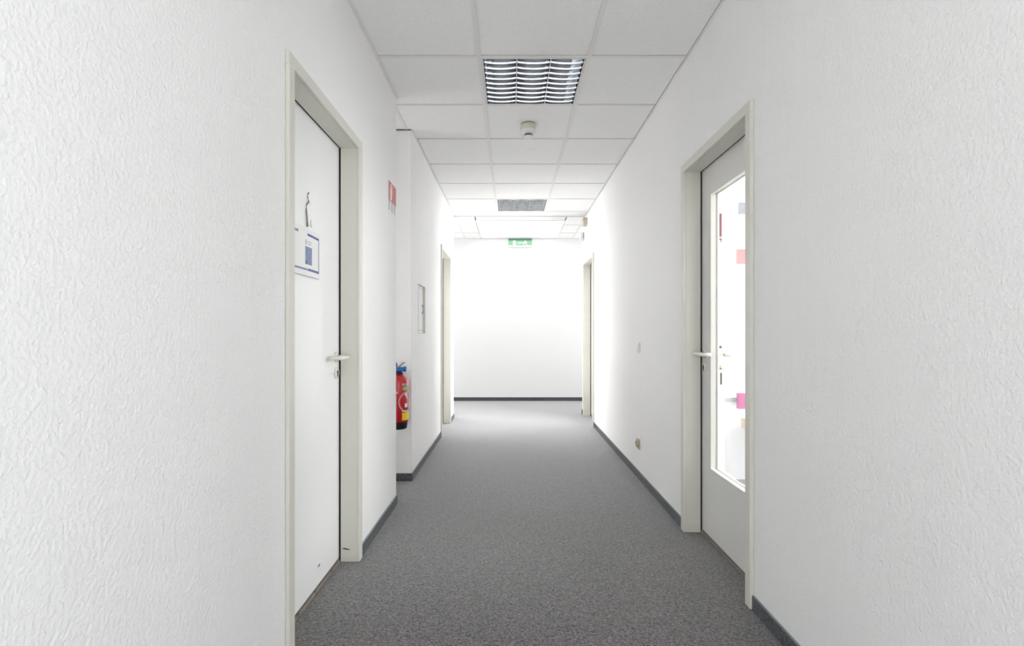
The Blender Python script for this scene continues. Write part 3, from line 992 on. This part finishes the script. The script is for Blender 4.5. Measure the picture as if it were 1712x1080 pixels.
q = MB()
q.lathe([(0.060, 0.0), (0.066, 0.004), (0.0735, 0.055), (0.0745, 0.062)], 40)
q.build('base', 'dark', fe)
q = MB()
q.lathe([(0.070, 0.050), (R_, 0.066), (R_, 0.335), (0.076, 0.358), (0.066, 0.380), (0.050, 0.395), (0.034, 0.402), (0.030, 0.408)], 48)
body = q.build('cylinder_body', 'red', fe)
q = MB(); q.lathe([(0.034, 0.406), (0.036, 0.410), (0.036, 0.420), (0.028, 0.424), (0.026, 0.432)], 28); q.build('neck_ring', 'dark', fe)
q = MB()
q.box(-0.026, 0.046, -0.020, 0.020, 0.428, 0.462, 0.007, 3)
q.lathe([(0.021, 0.0), (0.021, 0.012), (0.017, 0.016)], 20, 'X', (0.046, 0, 0.446))
q.build('valve_body', 'blue', fe)
q = MB()
for v0, v1 in (((-0.010, 0.452), (0.052, 0.498)),):
    q.tube([(v0[0], 0, v0[1]), (0.012, 0, 0.474), (0.034, 0, 0.492), (v1[0], 0, v1[1])], 0.009, 10, radii=[0.010, 0.010, 0.009, 0.006])
q.build('squeeze_lever', 'lever', fe)
q = MB()
q.tube([(-0.012, 0, 0.440), (-0.016, 0, 0.480), (-0.026, 0, 0.515), (-0.050, 0, 0.530)], 0.010, 10, radii=[0.012, 0.011, 0.008, 0.007])
q.build('carry_handle', 'dark', fe)
q = MB()
q.tube([(-0.03, 0, 0.446), (-0.060, 0, 0.44), (-0.085, 0, 0.40), (-0.092, 0, 0.33), (-0.092, 0, 0.15), (-0.092, 0, 0.09)], 0.009, 10)
q.build('hose', 'dark', fe)
q = MB(); q.box(-0.03, 0.03, 0.070, 0.1025, 0.30, 0.36); q.box(-0.02, 0.02, 0.02, 0.1025, 0.398, 0.406); q.build('wall_bracket', 'dark', fe)


# ring emblem, wrapped
def ring(uc, zc, r0, r1, name):
    q = MB()
    n = 56
    vi = [q.bm.verts.new((uc + r0 * math.cos(2 * PI * k / n), 0, zc + r0 * math.sin(2 * PI * k / n))) for k in range(n)]
    vo = [q.bm.verts.new((uc + r1 * math.cos(2 * PI * k / n), 0, zc + r1 * math.sin(2 * PI * k / n))) for k in range(n)]
    for k in range(n):
        q.bm.faces.new((vi[k], vi[(k + 1) % n], vo[(k + 1) % n], vo[k]))
    for v in q.bm.verts:
        a = A0 + v.co.x / R_
        v.co = Vector(((R_ + .0007) * math.cos(a), (R_ + .0007) * math.sin(a), v.co.z))
    q.build(name, 'paper', fe)


UC = 0.083
ring(UC, 0.205, 0.076, 0.0785, 'printed_ring')
ring(UC, 0.205, 0.070, 0.0715, 'printed_ring')
wrap(fe, 'yellow_label', 'yellow', [(0.030, 0.070), (0.120, 0.070), (0.120, 0.128), (0.030, 0.128)], R_ + 0.0009)
n = 20
wrap(fe, 'green_oval', 'green_l', [(0.062 + 0.026 * math.cos(2 * PI * k / n), 0.305 + 0.016 * math.sin(2 * PI * k / n)) for k in range(n)], R_ + 0.0008)
wrap(fe, 'printed_figure', 'paper', [(0.050, 0.255), (0.062, 0.272), (0.080, 0.272), (0.082, 0.225), (0.074, 0.225), (0.066, 0.250)], R_ + 0.0008)
wrap(fe, 'printed_figure', 'paper', [(0.054, 0.165), (0.054, 0.198), (0.066, 0.190), (0.082, 0.205), (0.082, 0.165)], R_ + 0.0008)
wrap(fe, 'printed_line', 'paper', [(0.028, 0.136), (0.090, 0.136), (0.090, 0.142), (0.028, 0.142)], R_ + 0.0008)
wrap(fe, 'printed_line', 'paper', [(-0.040, 0.272), (-0.002, 0.272), (-0.002, 0.278), (-0.040, 0.278)], R_ + 0.0008)
wrap(fe, 'printed_line', 'paper', [(-0.040, 0.284), (-0.010, 0.284), (-0.010, 0.292), (-0.040, 0.292)], R_ + 0.0008)
tx = text_mesh('FEUER', 0.026, 'paper', fe, 'white_lettering')
for v in tx.data.vertices:
    a = A0 + (v.co.x + 0.066) / R_
    v.co = Vector(((R_ + .001) * math.cos(a), (R_ + .001) * math.sin(a), 0.333 + v.co.y))

# ------------------------------------------------------------------ keys in the inner lock of the glazed door
kx, ky, kz = XR + 0.130, Y3b - 0.045, 0.949
kk = empty('key_bunch', (kx, ky, kz))
tag(kk, 'small key with a dark fob hanging from the inner lock behind the glass', 'keys')
q = MB(); q.box(0.013, 0.036, -0.0012, 0.0012, -0.004, 0.004); q.lathe([(0.001, -0.0012), (0.012, -0.0012), (0.012, 0.0012), (0.001, 0.0012)], 20, 'Y', (0.044, 0, 0))
q.build('key', 'brass', kk)
q = MB()
pts = [(0.052 + 0.003 * math.sin(2 * PI * k / 16), 0.008 * math.cos(2 * PI * k / 16), -0.014 + 0.014 * math.sin(2 * PI * k / 16)) for k in range(17)]
q.tube(pts, 0.0012, 6); q.build('key_ring', 'brass', kk)
q = MB(); q.box(0.045, 0.053, -0.006, 0.006, -0.096, -0.030, 0.002, 2); q.build('fob', 'blue' if False else 'dark', kk)

# ------------------------------------------------------------------ things in the office, seen through the glass
fx = lambda px: (px - 854.5) / F * OW
fz = lambda py: 1.15 + (555 - py) / F * OW


def sheet(name, px0, y0, w, y1, mat, label, back='paper'):
    x = fx(px0)
    q = MB(); q.box(x, x + w, OW - 0.0018, OW, fz(y1), fz(y0))
    o = q.build(name, back); tag(o, label, 'poster')
    q = MB(); m_ = 0.006; q.box(x + m_, x + w - m_, OW - 0.0024, OW - 0.0018, fz(y1) + m_, fz(y0) - m_); q.build('print', mat, o)
    return o


sheet('wall_poster', 1232.5, 337, 0.21, 360, 'grey_p', 'dark grey poster, topmost on the office wall behind the glass')
sheet('wall_poster', 1233, 377, 0.21, 397, 'lgrey_p', 'very pale grey sheet under the dark grey poster on the office wall')
sheet('wall_poster', 1229.5, 415, 0.22, 443, 'pink_p', 'pinkish red poster on the office wall behind the glass')
sheet('wall_poster', 1234, 456, 0.20, 484, 'lgrey_p', 'pale sheet directly under the red poster on the office wall')
sheet('wall_poster', 1235, 489, 0.20, 524, 'lgrey_p', 'tall pale sheet, second under the red poster on the office wall')
sheet('wall_poster', 1238, 528, 0.20, 580, 'lblue_p', 'pale blue sheet, lowest on the office wall behind the glass')
q = MB(); q.box(1.2432, 4.2, OW - 0.022, OW, fz(670.5), fz(664.5), 0.003, 1)
o1 = q.build('cable_duct', 'rail'); tag(o1, 'grey cable duct running along the office wall behind the glass', 'cable duct')
q = MB(); q.box(fx(1229), fx(1229) + 0.055, OW - 0.060, OW - 0.0225, fz(682), fz(656), 0.002, 1)
o1 = q.build('card_box', 'magenta'); tag(o1, 'small magenta card box in front of the cable duct in the office', 'box')
# office desk
dk = empty('office_desk', (1.78, 3.30, 0))
tag(dk, 'white topped office desk with a wooden edge, barely seen through the glass door', 'desk')
q = MB(); q.box(0, 0.7, 0, 0.66, 0.47, 0.492, 0.003, 1); q.build('desk_top', 'plastic_w', dk)
q = MB(); q.box(-0.012, -0.0005, 0, 0.66, 0.42, 0.492, 0.002, 1); q.build('wood_edge', 'wood', dk)
for a in (0.03, 0.63):
    for c in (0.03, 0.59):
        q = MB(); q.box(a, a + 0.035, c, c + 0.035, 0, 0.47, 0.002, 1); q.build('leg', 'rail', dk)
# narrow printed banner on the pier beside the door
px_ = lambda px: (px - 854.5) / F * 3.0
pz_ = lambda py: 1.15 + (555 - py) / F * 3.0
q = MB(); q.box(px_(1199.5), px_(1207.5), 2.998, 3.0, pz_(585), pz_(355))
bn = q.build('narrow_banner', 'paper'); tag(bn, 'tall narrow white banner with a dark red head beside the glass door opening', 'banner')


def bq(a, c, e, f_, name, mat):
    q = MB(); q.box(px_(a), px_(c), 2.9972, 2.998, pz_(f_), pz_(e)); q.build(name, mat, bn)


bq(1201.5, 1206.3, 357, 396, 'crimson_field', 'crimson')
bq(1200.6, 1206.3, 398.5, 401.5, 'dark_mark', 'ink')
bq(1203.6, 1206.3, 401.5, 405, 'dark_mark', 'grey_p')
bq(1200.2, 1206.3, 578, 582.5, 'crimson_footer', 'crimson')
for i, yv in enumerate((444, 495, 503, 512, 524, 538, 552, 562)):
    bq(1200.8, 1200.8 + 1.6 + (i % 3) * 0.7, yv, yv + 1.8, 'printed_line', 'pink_p' if i % 2 else 'lblue_p')
